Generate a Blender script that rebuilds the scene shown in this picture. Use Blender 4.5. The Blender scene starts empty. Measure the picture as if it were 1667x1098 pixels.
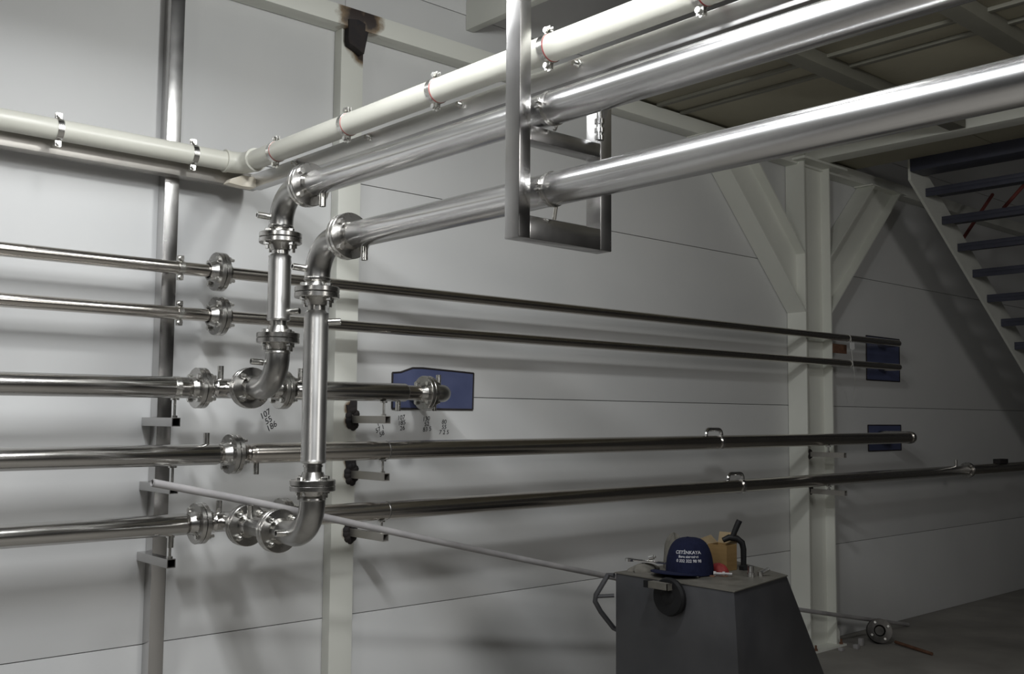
import bpy, math, random
from mathutils import Vector, Matrix
random.seed(7)
SC = bpy.context.scene
COL = SC.collection
PI = math.pi

# ------------------------------------------------------------------ camera
cam_d = bpy.data.cameras.new('camera')
cam = bpy.data.objects.new('camera', cam_d); COL.objects.link(cam)
YAW, PITCH, ROLL = math.radians(41.9017), math.radians(4.51096), math.radians(0.44354)
fw = Vector((math.sin(YAW)*math.cos(PITCH), math.cos(YAW)*math.cos(PITCH), math.sin(PITCH)))
r0 = Vector((math.cos(YAW), -math.sin(YAW), 0)); u0 = r0.cross(fw)
rt = r0*math.cos(ROLL) + u0*math.sin(ROLL)
up = -r0*math.sin(ROLL) + u0*math.cos(ROLL)
mw = Matrix((rt, up, -fw)).transposed().to_4x4()
mw.translation = Vector((0, -4.0, 1.5595))
cam.matrix_world = mw
cam_d.sensor_fit = 'HORIZONTAL'; cam_d.sensor_width = 36.0
cam_d.lens = 36.0*1660.35/1667.0
cam_d.clip_start = 0.05; cam_d.clip_end = 100
SC.camera = cam

# ------------------------------------------------------------------ world, lamps, exposure
w = bpy.data.worlds.new('hall_ambience'); SC.world = w; w.use_nodes = True
bg = w.node_tree.nodes['Background']
bg.inputs[0].default_value = (1.0, 0.97, 0.92, 1); bg.inputs[1].default_value = 0.012
def lamp(name, loc, sx, sy, power, col=(1, 0.985, 0.95), rot=(0, 0, 0)):
    d = bpy.data.lights.new(name, 'AREA'); d.shape = 'RECTANGLE'; d.size = sx; d.size_y = sy
    d.energy = power; d.color = col
    o = bpy.data.objects.new(name, d); COL.objects.link(o); o.location = loc; o.rotation_euler = rot
    return o
def bulb(name, loc, r, power, col=(1, 0.985, 0.95)):
    d = bpy.data.lights.new(name, 'POINT'); d.shadow_soft_size = r; d.energy = power; d.color = col
    o = bpy.data.objects.new(name, d); COL.objects.link(o); o.location = loc
    return o
COOL = (0.965, 0.985, 1.0)
lamp('fluorescent_lamp', (1.05, -2.60, 3.02), 0.14, 1.20, 58, COOL)
lamp('fluorescent_lamp', (1.95, -2.15, 3.25), 1.30, 0.30, 14, COOL)
lamp('fluorescent_lamp', (1.25, -1.35, 3.05), 0.10, 1.20, 15, COOL)
bulb('work_lamp', (2.3, -2.25, 3.30), 0.10, 52, (0.98, 1.0, 0.98))
bulb('hall_fill_light', (3.2, -7.5, 3.2), 0.7, 150)  # unseen fill added to carry light to the right-hand wall
bulb('hall_fill_light', (-3.0, -3.5, 3.4), 0.3, 70)  # unseen fill added on the left to brighten the column faces
bulb('hall_fill_light', (-0.5, -3.5, 6.2), 0.6, 12)
SC.view_settings.view_transform = 'Standard'; SC.view_settings.look = 'None'
SC.view_settings.exposure = 0.17; SC.view_settings.gamma = 1.0
SC.view_settings.use_curve_mapping = False

# ------------------------------------------------------------------ materials
def nmat(name):
    m = bpy.data.materials.new(name); m.use_nodes = True
    nt = m.node_tree; return m, nt, nt.nodes['Principled BSDF']
def ramp(nt, a, b, pa=0.3, pb=0.7):
    r = nt.nodes.new('ShaderNodeValToRGB')
    r.color_ramp.elements[0].position = pa; r.color_ramp.elements[0].color = (*a, 1)
    r.color_ramp.elements[1].position = pb; r.color_ramp.elements[1].color = (*b, 1)
    return r
def noise(nt, scale, detail=4, stretch=None, coord='Object'):
    tc = nt.nodes.new('ShaderNodeTexCoord'); n = nt.nodes.new('ShaderNodeTexNoise')
    n.inputs['Scale'].default_value = scale; n.inputs['Detail'].default_value = detail
    if stretch:
        mp = nt.nodes.new('ShaderNodeMapping'); mp.inputs['Scale'].default_value = stretch
        nt.links.new(tc.outputs[coord], mp.inputs['Vector']); nt.links.new(mp.outputs[0], n.inputs['Vector'])
    else:
        nt.links.new(tc.outputs[coord], n.inputs['Vector'])
    return n
def mat(name, c0, c1=None, rough=0.5, rough1=None, metal=0.0, scale=6, stretch=None, bump=0.0, bscale=None, spec=0.5, pa=0.3, pb=0.7):
    m, nt, b = nmat(name)
    b.inputs['Metallic'].default_value = metal; b.inputs['Roughness'].default_value = rough
    b.inputs['Specular IOR Level'].default_value = spec
    c1 = c1 or c0
    n = noise(nt, scale, 5, stretch)
    r = ramp(nt, c0, c1, pa, pb); nt.links.new(n.outputs['Fac'], r.inputs[0]); nt.links.new(r.outputs[0], b.inputs['Base Color'])
    if rough1 is not None:
        mr = nt.nodes.new('ShaderNodeMapRange'); mr.inputs['From Min'].default_value = 0.3; mr.inputs['From Max'].default_value = 0.7
        mr.inputs['To Min'].default_value = rough; mr.inputs['To Max'].default_value = rough1
        nt.links.new(n.outputs['Fac'], mr.inputs['Value']); nt.links.new(mr.outputs[0], b.inputs['Roughness'])
    if bump:
        n2 = noise(nt, bscale or scale*4, 3, stretch)
        bp = nt.nodes.new('ShaderNodeBump'); bp.inputs['Strength'].default_value = bump; bp.inputs['Distance'].default_value = 0.002
        nt.links.new(n2.outputs['Fac'], bp.inputs['Height']); nt.links.new(bp.outputs[0], b.inputs['Normal'])
    return m
M = {}
M['wall'] = mat('painted_panel', (0.60, 0.605, 0.605), (0.64, 0.64, 0.635), 0.42, 0.5, scale=2.0, bump=0.03, bscale=60, spec=0.4)
M['joint'] = mat('joint_seal', (0.10, 0.10, 0.10), (0.15, 0.15, 0.14), 0.7)
M['paint'] = mat('cream_steel_paint', (0.69, 0.70, 0.645), (0.74, 0.745, 0.69), 0.42, 0.5, scale=3, bump=0.02, bscale=40)
M['deck'] = mat('olive_deck_sheet', (0.30, 0.28, 0.21), (0.38, 0.355, 0.27), 0.6, 0.75, scale=1.6, bump=0.05)
M['joist'] = mat('olive_joist_paint', (0.17, 0.165, 0.135), (0.21, 0.205, 0.17), 0.6, scale=3)
M['floor'] = mat('concrete', (0.20, 0.19, 0.175), (0.30, 0.285, 0.26), 0.75, 0.9, scale=2.5, bump=0.25, bscale=30)
M['pipe'] = mat('polished_pipe', (0.52, 0.49, 0.455), (0.60, 0.57, 0.53), 0.20, None, metal=1, scale=4)
M['jacket'] = mat('brushed_jacket', (0.52, 0.51, 0.495), (0.57, 0.555, 0.535), 0.17, 0.21, metal=1, scale=5)
M['bigpipe'] = mat('mill_finish_pipe', (0.62, 0.615, 0.615), (0.70, 0.695, 0.69), 0.21, 0.25, metal=1, scale=3)
M['riser'] = mat('riser_jacket', (0.50, 0.495, 0.485), (0.56, 0.555, 0.54), 0.33, 0.38, metal=1, scale=5)
M['elbow'] = mat('pickled_elbow', (0.34, 0.335, 0.325), (0.44, 0.435, 0.42), 0.29, 0.37, metal=1, scale=14, bump=0.03)
M['flange'] = mat('turned_flange', (0.46, 0.45, 0.43), (0.54, 0.53, 0.51), 0.23, 0.30, metal=1, scale=20)
M['bolt'] = mat('zinc_bolt', (0.66, 0.65, 0.62), (0.74, 0.73, 0.70), 0.22, 0.3, metal=1, scale=30)
M['tube'] = mat('brushed_square_tube', (0.50, 0.495, 0.49), (0.58, 0.57, 0.565), 0.20, 0.28, metal=1, scale=7, bump=0.02, bscale=60)
M['rail'] = mat('brushed_rail', (0.56, 0.555, 0.555), (0.68, 0.675, 0.67), 0.28, 0.42, metal=1, scale=9, stretch=(6, 0.6, 6), bump=0.04)
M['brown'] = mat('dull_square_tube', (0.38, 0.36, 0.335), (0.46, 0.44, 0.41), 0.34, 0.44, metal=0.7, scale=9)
M['plastic'] = mat('cream_plastic', (0.58, 0.575, 0.51), (0.62, 0.615, 0.55), 0.32, 0.4, scale=5)
M['rubber'] = mat('red_rubber', (0.45, 0.04, 0.05), (0.5, 0.05, 0.06), 0.6)
M['blue'] = mat('blue_protective_film', (0.075, 0.09, 0.18), (0.095, 0.112, 0.215), 0.38, 0.5, scale=8, bump=0.05)
M['dark'] = mat('scorched_paint', (0.012, 0.011, 0.014), (0.035, 0.028, 0.026), 0.75, 0.9, scale=25)
M['rust'] = mat('rust', (0.10, 0.045, 0.025), (0.17, 0.085, 0.05), 0.8, scale=30)
M['ink'] = mat('marker_ink', (0.02, 0.02, 0.025), None, 0.6)
M['navy'] = mat('navy_step_paint', (0.04, 0.042, 0.06), (0.055, 0.058, 0.085), 0.42, 0.5, scale=6)
M['redbar'] = mat('red_primer', (0.16, 0.035, 0.03), (0.22, 0.055, 0.045), 0.6)
M['cab'] = mat('dark_grey_sheet', (0.055, 0.056, 0.062), (0.078, 0.078, 0.083), 0.38, 0.48, metal=0.3, scale=5, bump=0.03)
M['cabtop'] = mat('scuffed_sheet_top', (0.10, 0.095, 0.082), (0.16, 0.15, 0.13), 0.45, 0.6, metal=0.3, scale=14)
M['black'] = mat('black_rubber', (0.006, 0.006, 0.007), (0.010, 0.010, 0.011), 0.55, spec=0.25)
M['cap'] = mat('navy_cotton', (0.006, 0.008, 0.026), (0.009, 0.012, 0.036), 0.9, scale=60, bump=0.2, bscale=300, spec=0.2)
M['thread'] = mat('white_thread', (0.45, 0.45, 0.48), None, 0.8)
M['card'] = mat('cardboard', (0.19, 0.115, 0.04), (0.23, 0.145, 0.055), 0.85, scale=10, stretch=(1, 1, 6))
M['cardin'] = mat('cardboard_inside', (0.20, 0.15, 0.085), (0.25, 0.19, 0.11), 0.9, scale=10)
M['red'] = mat('red_cloth', (0.16, 0.012, 0.012), (0.22, 0.016, 0.016), 0.7, scale=20)
M['chrome'] = mat('chrome_steel', (0.72, 0.72, 0.72), (0.8, 0.8, 0.8), 0.12, 0.2, metal=1, scale=20)
M['darksteel'] = mat('blackened_steel', (0.05, 0.048, 0.045), (0.10, 0.095, 0.09), 0.3, 0.4, metal=0.9, scale=15)
M['wool'] = mat('grey_cloth', (0.10, 0.095, 0.082), (0.16, 0.15, 0.13), 0.95, scale=30, bump=0.4, bscale=90)
M['conduit'] = mat('grey_plastic_tube', (0.30, 0.29, 0.295), (0.40, 0.385, 0.385), 0.5, 0.62, scale=9)
M['string'] = mat('white_string', (0.6, 0.6, 0.57), None, 0.9)
M['white'] = mat('white_tag', (0.75, 0.75, 0.75), None, 0.6)
M['foam'] = mat('cream_foam', (0.75, 0.68, 0.55), (0.85, 0.80, 0.70), 0.7, scale=12)
def paint_scorch(name, spots):
    """cream paint burnt brown-black around real weld heat marks (object space positions)"""
    m, nt, b = nmat(name)
    b.inputs['Roughness'].default_value = 0.48
    tc = nt.nodes.new('ShaderNodeTexCoord'); n = noise(nt, 22, 4)
    prev = None
    for (c, r) in spots:
        vm = nt.nodes.new('ShaderNodeVectorMath'); vm.operation = 'DISTANCE'
        nt.links.new(tc.outputs['Object'], vm.inputs[0]); vm.inputs[1].default_value = c
        ad = nt.nodes.new('ShaderNodeMath'); ad.operation = 'MULTIPLY_ADD'
        nt.links.new(n.outputs['Fac'], ad.inputs[0]); ad.inputs[1].default_value = r*0.9; nt.links.new(vm.outputs['Value'], ad.inputs[2])
        mr = nt.nodes.new('ShaderNodeMapRange'); mr.inputs['From Min'].default_value = r*1.0; mr.inputs['From Max'].default_value = r*1.75
        nt.links.new(ad.outputs[0], mr.inputs['Value'])
        if prev is None: prev = mr.outputs[0]
        else:
            mn = nt.nodes.new('ShaderNodeMath'); mn.operation = 'MINIMUM'
            nt.links.new(prev, mn.inputs[0]); nt.links.new(mr.outputs[0], mn.inputs[1]); prev = mn.outputs[0]
    r = ramp(nt, (0.035, 0.025, 0.022), (0.70, 0.705, 0.65), 0.0, 1.0)
    e = r.color_ramp.elements.new(0.45); e.color = (0.22, 0.16, 0.10, 1)
    nt.links.new(prev, r.inputs[0]); nt.links.new(r.outputs[0], b.inputs['Base Color'])
    return m

# ------------------------------------------------------------------ mesh builder
def frame(d):
    d = Vector(d).normalized()
    a = Vector((0, 0, 1)) if abs(d.z) < 0.95 else Vector((1, 0, 0))
    x = a.cross(d).normalized(); y = d.cross(x)
    return x, y, d
class MB:
    def __init__(s): s.v = []; s.f = []
    def add(s, vs, fs):
        n = len(s.v); s.v += [Vector(q) for q in vs]; s.f += [[i+n for i in f] for f in fs]; return s
    def box(s, x0, x1, y0, y1, z0, z1):
        vs = [(x, y, z) for z in (z0, z1) for y in (y0, y1) for x in (x0, x1)]
        return s.add(vs, [(0, 2, 3, 1), (4, 5, 7, 6), (0, 1, 5, 4), (2, 6, 7, 3), (0, 4, 6, 2), (1, 3, 7, 5)])
    def prism(s, pts, ex):
        """polygon pts (3-D, planar) extruded by vector ex"""
        n = len(pts); pts = [Vector(q) for q in pts]; ex = Vector(ex)
        nrm = Vector((0, 0, 0))
        for i in range(n): nrm += pts[i].cross(pts[(i+1) % n])
        if nrm.dot(ex) > 0: pts = pts[::-1]
        vs = pts + [q+ex for q in pts]
        fs = [list(range(n)), list(range(2*n-1, n-1, -1))] + [[(i+1) % n, i, i+n, (i+1) % n+n] for i in range(n)]
        return s.add(vs, fs)
    def lathe(s, p, d, prof, seg=28, caps=True):
        p = Vector(p); x, y, d = frame(d); vs = []; fs = []
        for (t, r) in prof:
            for k in range(seg):
                a = 2*PI*k/seg; vs.append(p + d*t + x*(r*math.cos(a)) + y*(r*math.sin(a)))
        for i in range(len(prof)-1):
            for k in range(seg):
                k2 = (k+1) % seg
                fs.append((i*seg+k, i*seg+k2, (i+1)*seg+k2, (i+1)*seg+k))
        if caps:
            if prof[0][1] > 1e-6: fs.append(list(range(seg-1, -1, -1)))
            if prof[-1][1] > 1e-6: n = (len(prof)-1)*seg; fs.append([n+k for k in range(seg)])
        return s.add(vs, fs)
    def cyl(s, p, q, r, seg=20, r2=None):
        p = Vector(p); q = Vector(q); return s.lathe(p, q-p, [(0, r), ((q-p).length, r if r2 is None else r2)], seg)
    def ring(s, p, d, ri, ro, h, seg=28):
        return s.lathe(Vector(p)-Vector(d).normalized()*h/2, d, [(0, ri), (0, ro), (h, ro), (h, ri), (0, ri)], seg, False)
    def hollow(s, p, q, ro, ri, seg=20):
        p = Vector(p); q = Vector(q); L = (q-p).length
        return s.lathe(p, q-p, [(0, ri*0.2), (0, ro), (L, ro), (L, ri), (L*0.15, ri), (L*0.15, 0)], seg, False)
    def sweep(s, pts, rad, seg=24, caps=True):
        pts = [Vector(q) for q in pts]; n = len(pts)
        rr = rad if isinstance(rad, (list, tuple)) else [rad]*n
        tan = []
        for i in range(n):
            a = pts[max(i-1, 0)]; b = pts[min(i+1, n-1)]; tan.append((b-a).normalized())
        x, y, d = frame(tan[0]); vs = []; fs = []
        for i in range(n):
            if i:
                q = tan[i-1].rotation_difference(tan[i]); x = q @ x; y = q @ y
            for k in range(seg):
                a = 2*PI*k/seg; vs.append(pts[i] + x*(rr[i]*math.cos(a)) + y*(rr[i]*math.sin(a)))
        for i in range(n-1):
            for k in range(seg):
                k2 = (k+1) % seg; fs.append((i*seg+k, i*seg+k2, (i+1)*seg+k2, (i+1)*seg+k))
        if caps:
            fs.append(list(range(seg-1, -1, -1))); m = (n-1)*seg; fs.append([m+k for k in range(seg)])
        return s.add(vs, fs)
    def sqtube(s, a0, a1, axis, c0, c1, hw, hh, wall=0.003):
        """open-ended square tube along axis ('X','Y','Z'); c0,c1 centre in the other two coordinates"""
        def P(t, u, v):
            return {'X': (t, c0+u, c1+v), 'Y': (c0+u, t, c1+v), 'Z': (c0+u, c1+v, t)}[axis]
        o = [(-hw, -hh), (hw, -hh), (hw, hh), (-hw, hh)]; i = [(u*(1-wall/hw), v*(1-wall/hh)) for u, v in o]
        vs = [P(a0, *q) for q in o]+[P(a1, *q) for q in o]+[P(a0, *q) for q in i]+[P(a1, *q) for q in i]
        fs = []
        for k in range(4):
            j = (k+1) % 4
            fs += [(k, j, j+4, k+4), (j+8, k+8, k+12, j+12), (k+4, j+4, j+12, k+12), (j, k, k+8, j+8)]
        return s.add(vs, fs)
    def build(s, name, m, parent=None, bevel=0, smooth=True, ang=32, kind=None, label=None):
        if bevel: ang = min(ang, 22)
        off = wloc(parent) if parent else Vector((0, 0, 0))
        me = bpy.data.meshes.new(name); me.from_pydata([v-off for v in s.v], [], s.f); me.validate()
        import bmesh
        bm = bmesh.new(); bm.from_mesh(me); bmesh.ops.recalc_face_normals(bm, faces=bm.faces)
        if bevel:
            ed = [e for e in bm.edges if len(e.link_faces) == 2 and e.calc_face_angle(0) > 0.9]
            bmesh.ops.bevel(bm, geom=ed, offset=bevel, segments=2, affect='EDGES', profile=0.6)
        bm.to_mesh(me); bm.free()
        if smooth:
            me.shade_smooth(); me.set_sharp_from_angle(angle=math.radians(ang))
        me.materials.append(m)
        o = bpy.data.objects.new(name, me); COL.objects.link(o)
        if parent: o.parent = parent
        if kind: o['kind'] = kind
        if label: o['label'] = label
        return o
WL = {}
def wloc(o):
    l = Vector(o.location); p = o.parent
    while p: l = l + p.location; p = p.parent
    return l
def thing(name, label, cat, loc=(0, 0, 0), group=None):
    o = bpy.data.objects.new(name, None); COL.objects.link(o); o.empty_display_size = 0.1
    o.location = loc; o['label'] = label; o['category'] = cat
    if group: o['group'] = group
    return o
def tag(o, label, cat, group=None):
    o['label'] = label; o['category'] = cat
    if group: o['group'] = group
    return o
def arc(c, a, b, R, t0, t1, n=14):
    """points c + R*(a cos t + b sin t)"""
    c, a, b = Vector(c), Vector(a), Vector(b)
    return [c + a*(R*math.cos(t0+(t1-t0)*i/n)) + b*(R*math.sin(t0+(t1-t0)*i/n)) for i in range(n+1)]

# ------------------------------------------------------------------ setting: wall, floor, deck
wall = MB().box(-2.5, 12.5, 0.012, 0.10, 0, 4.7).build('wall_back', M['joint']); wall['kind'] = 'structure'
rows = [0.0, 0.661, 1.659, 2.650, 3.640, 4.7]
cols = [(-2.5, 2.52), (2.52, 6.34), (6.34, 12.5)]
for (xa, xb) in cols:
    for za, zb in zip(rows[:-1], rows[1:]):
        g = 0.0018
        MB().box(xa+g*0.5, xb-g*0.5, 0.0, 0.012, za+g, zb-g).build('wall_panel', M['wall'], wall, bevel=0.0012)
fl = MB().box(-3, 12.5, -8, 0.10, -0.1, 0).build('floor', M['floor']); fl['kind'] = 'structure'
# platform deck overhead: sheets on joists
deck = MB().box(4.0, 7.0, -5.5, 0.0, 3.465, 3.53).build('ceiling', M['deck']); deck['kind'] = 'structure'
ys = [-5.5, -4.4, -3.3, -2.2, -1.1, 0.0]
for xa, xb in ((4.0, 4.66), (4.66, 4.88), (4.88, 6.04), (6.04, 7.0)):
    for ya, yb in zip(ys[:-1], ys[1:]):
        MB().box(xa+0.003, xb-0.003, ya+0.003, yb-0.003, 3.45, 3.465).build('deck_sheet', M['deck'], deck, bevel=0.002)
tag(MB().box(3.25, 3.30, -5.5, -0.002, 3.56, 3.72).build('edge_beam', M['paint'], bevel=0.003), 'cream painted beam high up, running out from the wall towards the viewer left of the deck', 'beam')
for i, x in enumerate((4.66, 4.88)):
    tag(MB().box(x-0.018, x+0.018, -5.5, -0.11, 3.430, 3.4495).build('deck_joist', M['joist'], bevel=0.003),
        ['left one of the two thin olive joists under the deck', 'right one of the two thin olive joists under the deck'][i], 'joist', 'joists under the deck')
for i, (y, n) in enumerate(((-1.20, 0), (-2.02, 1))):
    tag(MB().box(4.02, 6.24, y-0.05, y+0.05, 3.378, 3.4495).build('cross_beam', M['joist'], bevel=0.003),
        ['olive cross beam under the deck, the one nearer the wall', 'olive cross beam under the deck, the one nearer the viewer'][i], 'beam', 'cross beams under the deck')

# ------------------------------------------------------------------ steelwork
wb = thing('wall_beam', 'cream painted steel beam running along the top of the panel wall', 'beam', (4.5, -0.05, 3.39))
msc = paint_scorch('scorched_cream_paint', [((-1.985, -0.055, 0.01), 0.085), ((-1.91, -0.055, 0.015), 0.065)])
MB().box(1.2, 11.5, -0.105, -0.003, 3.345, 3.435).build('beam_body', msc, wb, bevel=0.003)
# column in the corner of the pipe bank
c1 = thing('steel_column', 'slim cream wall column behind the two pipe risers, scorched at three welded arms', 'column', (2.525, -0.03, 0))
cs = paint_scorch('scorched_column_paint', [((0.015, -0.03, 3.29), 0.055), ((0.045, -0.03, 3.25), 0.05), ((0.03, -0.03, 1.535), 0.03), ((0.03, -0.03, 1.60), 0.032), ((0.03, -0.03, 1.30), 0.03), ((0.03, -0.03, 1.35), 0.03), ((0.03, -0.03, 1.04), 0.03), ((0.03, -0.03, 1.085), 0.022)])
MB().box(2.465, 2.585, -0.062, -0.001, 0, 3.345).build('column_body', cs, c1, bevel=0.004)
MB().prism([(2.470, -0.113, 3.375), (2.470, -0.113, 3.285), (2.478, -0.113, 3.262), (2.515, -0.113, 3.25), (2.552, -0.113, 3.232), (2.558, -0.113, 3.25), (2.560, -0.113, 3.375), (2.52, -0.113, 3.385)], (0, 0.0075, 0)).prism([(2.480, -0.1055, 3.343), (2.480, -0.1055, 3.285), (2.487, -0.1055, 3.262), (2.525, -0.1055, 3.25), (2.560, -0.1055, 3.234), (2.582, -0.1055, 3.343)], (0, 0.043, 0)).build('burnt_plate', M['dark'], c1, label='blackened weld plate')
for z in (1.545, 1.297, 1.038):
    MB().sqtube(-0.325, -0.062, 'Y', 2.575, z, 0.015, 0.0165).build('bracket_arm', M['brown'], c1, label='dull square tube arm')
    mb = MB()
    for k in range(9):
        a = 2*PI*k/9+random.uniform(-0.2, 0.2)
        mb.lathe((2.566+0.022*math.cos(a), -0.0615, z+0.004+0.038*math.sin(a)), (0, -1, 0), [(0, 0.020), (0.006, 0.016), (0.012, 0.006), (0.013, 0.0)], 9)
    mb.prism([(2.535, -0.063, z+0.030), (2.548, -0.063, z+0.025), (2.584, -0.063, z+0.028), (2.5845, -0.063, z+0.083), (2.552, -0.063, z+0.088), (2.545, -0.063, z+0.062), (2.528, -0.063, z+0.066)], (0, -0.006, 0))
    mb.build('scorch_mark', M['dark'], c1, label='black weld burn')
# right-hand I-column
def isec_x(mb, x0, x1, y0, y1, z0, z1, tf=0.012, tw=0.008):
    ym = (y0+y1)/2
    mb.box(x0, x0+tf, y0, y1, z0, z1).box(x1-tf, x1, y0, y1, z0, z1).box(x0+tf, x1-tf, ym-tw/2, ym+tw/2, z0, z1)
    return mb
c2 = thing('steel_column', 'cream I-section column standing before the wall with a brace on each side', 'column', (6.34, -0.08, 0))
MB().box(6.171, 6.183, -0.150, -0.003, 0.012, 3.36).build('flange', M['paint'], c2)
MB().box(6.496, 6.508, -0.150, -0.003, 0.012, 3.36).build('flange', M['paint'], c2)
MB().box(6.183, 6.496, -0.081, -0.072, 0.012, 3.36).build('web', M['paint'], c2)
MB().box(6.10, 6.66, -0.205, -0.002, 3.36, 3.376).build('cap_plate', M['paint'], c2)
MB().box(6.15, 6.56, -0.19, -0.003, 0, 0.012).build('base_plate', M['paint'], c2)
MB().prism([(6.508, -0.145, 0.012), (6.548, -0.145, 0.012), (6.548, -0.145, 0.09), (6.508, -0.145, 0.14)], (0, 0.012, 0)).build('gusset', M['paint'], c2)
for x, y in ((6.20, -0.17), (6.52, -0.17), (6.53, -0.06)):
    MB().lathe((x, y, 0.012), (0, 0, 1), [(0, 0.014), (0.012, 0.014), (0.012, 0.008), (0.035, 0.008)], 6).build('anchor_bolt', M['rust'], c2)
for z in (1.325, 1.075):
    MB().sqtube(-0.41, -0.150, 'Y', 6.205, z, 0.016, 0.0165).build('bracket_arm', M['brown'], c2, label='dull square tube arm')
    mb = MB()
    for k in range(6):
        mb.lathe((6.19+0.02*random.random(), -0.149, z-0.02+0.055*random.random()), (0, -1, 0), [(0, 0.02), (0.007, 0.015), (0.010, 0.0)], 8)
    mb.build('scorch_mark', M['dark'], c2, label='black weld burn')
MB().box(6.51, 6.70, -0.150, -0.142, 2.035, 2.10).build('bracket_plate', M['rust'], c2, label='rusty bracket plate')
def brace(name, label, pA, pB, h, sgn):
    """I-section brace in the wall plane; pA,pB = ends of its lower flange's outer line (X,Z); sgn side of the web"""
    t = thing(name, label, 'brace', (pA[0], -0.08, pA[1]))
    a = Vector((pA[0], 0, pA[1])); b = Vector((pB[0], 0, pB[1])); d = (b-a).normalized(); n = Vector((-d.z, 0, d.x))*sgn
    def bar(o0, o1, y0, y1, nm):
        P = [a+n*o0, b+n*o0, b+n*o1, a+n*o1]
        # ends cut vertical at the column and level at the beam
        q = []
        for i, (pt, o) in enumerate(zip((a, b, b, a), (o0, o0, o1, o1))):
            base = pt+n*o
            if i in (0, 3): k = (pA[0]-base.x)/d.x
            else: k = (pB[1]-base.z)/d.z
            v = base+d*k; q.append((v.x, y0, v.z))
        MB().prism(q, (0, y1-y0, 0)).build(nm, M['paint'], t)
    bar(0, 0.012, -0.150, -0.004, 'flange'); bar(h-0.012, h, -0.150, -0.004, 'flange'); bar(0.012, h-0.012, -0.081, -0.072, 'web')
    return t
bl = brace('diagonal_brace', 'cream I-section brace leaning left from the column up to the wall beam', (6.171, 2.30), (5.13, 3.345), 0.30, -1)
MB().box(5.06, 5.62, -0.16, -0.004, 3.337, 3.3449).build('end_plate', M['paint'], bl)
br = brace('diagonal_brace', 'cream I-section brace leaning right from the column, beside the stairs', (6.508, 2.315), (7.57, 3.345), 0.295, 1)
MB().box(7.10, 7.64, -0.16, -0.004, 3.337, 3.3449).build('end_plate', M['paint'], br)
tag(MB().box(6.26, 6.42, -5.4, -0.107, 3.3765, 3.4495).build('platform_beam', M['paint'], bevel=0.003), 'cream beam running from the I-column towards the viewer under the deck', 'beam')

# ------------------------------------------------------------------ staircase
st = thing('staircase', 'open staircase with navy treads and cream stringer at the far right', 'staircase', (8.0, -0.9, 0))
sl = (2.256-3.43)/(8.542-6.838)
def zl(x): return 3.43+(x-6.838)*sl
MB().prism([(7.02, -0.50, zl(7.02)), (10.3, -0.50, zl(10.3)), (10.3, -0.50, zl(10.3)+0.26), (7.02, -0.50, zl(7.02)+0.26)], (0, 0.02, 0)).build('stringer', M['paint'], st)
MB().prism([(7.215, -1.45, zl(7.215)), (10.3, -1.45, zl(10.3)), (10.3, -1.45, zl(10.3)+0.26), (7.215, -1.45, zl(7.215)+0.26)], (0, 0.02, 0)).build('stringer', M['paint'], st)
for k in range(0, 11):
    x = 7.238+k*0.2505; z = 3.262-k*0.1765
    MB().box(x, x+0.25, -1.43, -0.503, z-0.016, z+0.012).box(x, x+0.012, -1.43, -0.503, z-0.05, z-0.016).build('tread', M['navy'], st, bevel=0.002)
tag(MB().box(7.00, 7.21, -2.6, -0.505, 3.36, 3.50).build('landing_beam', M['navy'], bevel=0.004), 'dark navy landing beam above the top stair tread', 'beam')
for i, (p, q) in enumerate((((8.3, -1.0, 3.1), (8.3, -1.0, 3.55)), ((8.0, -0.75, 3.2), (8.25, -0.95, 3.55)), ((8.6, -1.3, 2.85), (8.75, -1.05, 3.5)), ((7.9, -0.45, 2.95), (8.6, -0.42, 3.45)))):
    tag(MB().cyl(p, q, 0.014, 10).build('red_bar', M['redbar']), ['red primed upright bar behind the stair treads', 'red primed bar leaning left behind the top treads', 'red primed bar leaning right behind the stair treads', 'long slanting red bar near the wall behind the stairs'][i], 'bar', 'red bars behind the stairs')

# ------------------------------------------------------------------ pipe fittings
FL_R = 0.078
def flange_mesh():
    mb = MB().lathe((0, 0, 0), (0, 0, 1), [(0.001, 0.030), (0.001, FL_R-0.002), (0.003, FL_R), (0.017, FL_R), (0.019, FL_R-0.002), (0.019, 0.046), (0.030, 0.041), (0.045, 0.036), (0.045, 0.030)], 40, False)
    return mb
def bolt_mesh():
    mb = MB().lathe((0, 0, 0.019), (0, 0, 1), [(0, 0.0115), (0.010, 0.0115), (0.0115, 0.0095), (0.0115, 0)], 6)
    mb.lathe((0, 0, -0.019), (0, 0, -1), [(0, 0.0125), (0.011, 0.0125), (0.0115, 0.011), (0.0115, 0.0065), (0.026, 0.0065), (0.027, 0.005), (0.027, 0)], 6)
    mb.lathe((0, 0, -0.019), (0, 0, 1), [(0, 0.006), (0.038, 0.006)], 10)
    return mb
_f = flange_mesh().build('flange', M['flange']); FME = _f.data; bpy.data.objects.remove(_f)
_f = bolt_mesh().build('bolt', M['bolt'], ang=25); BME = _f.data; bpy.data.objects.remove(_f)
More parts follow.
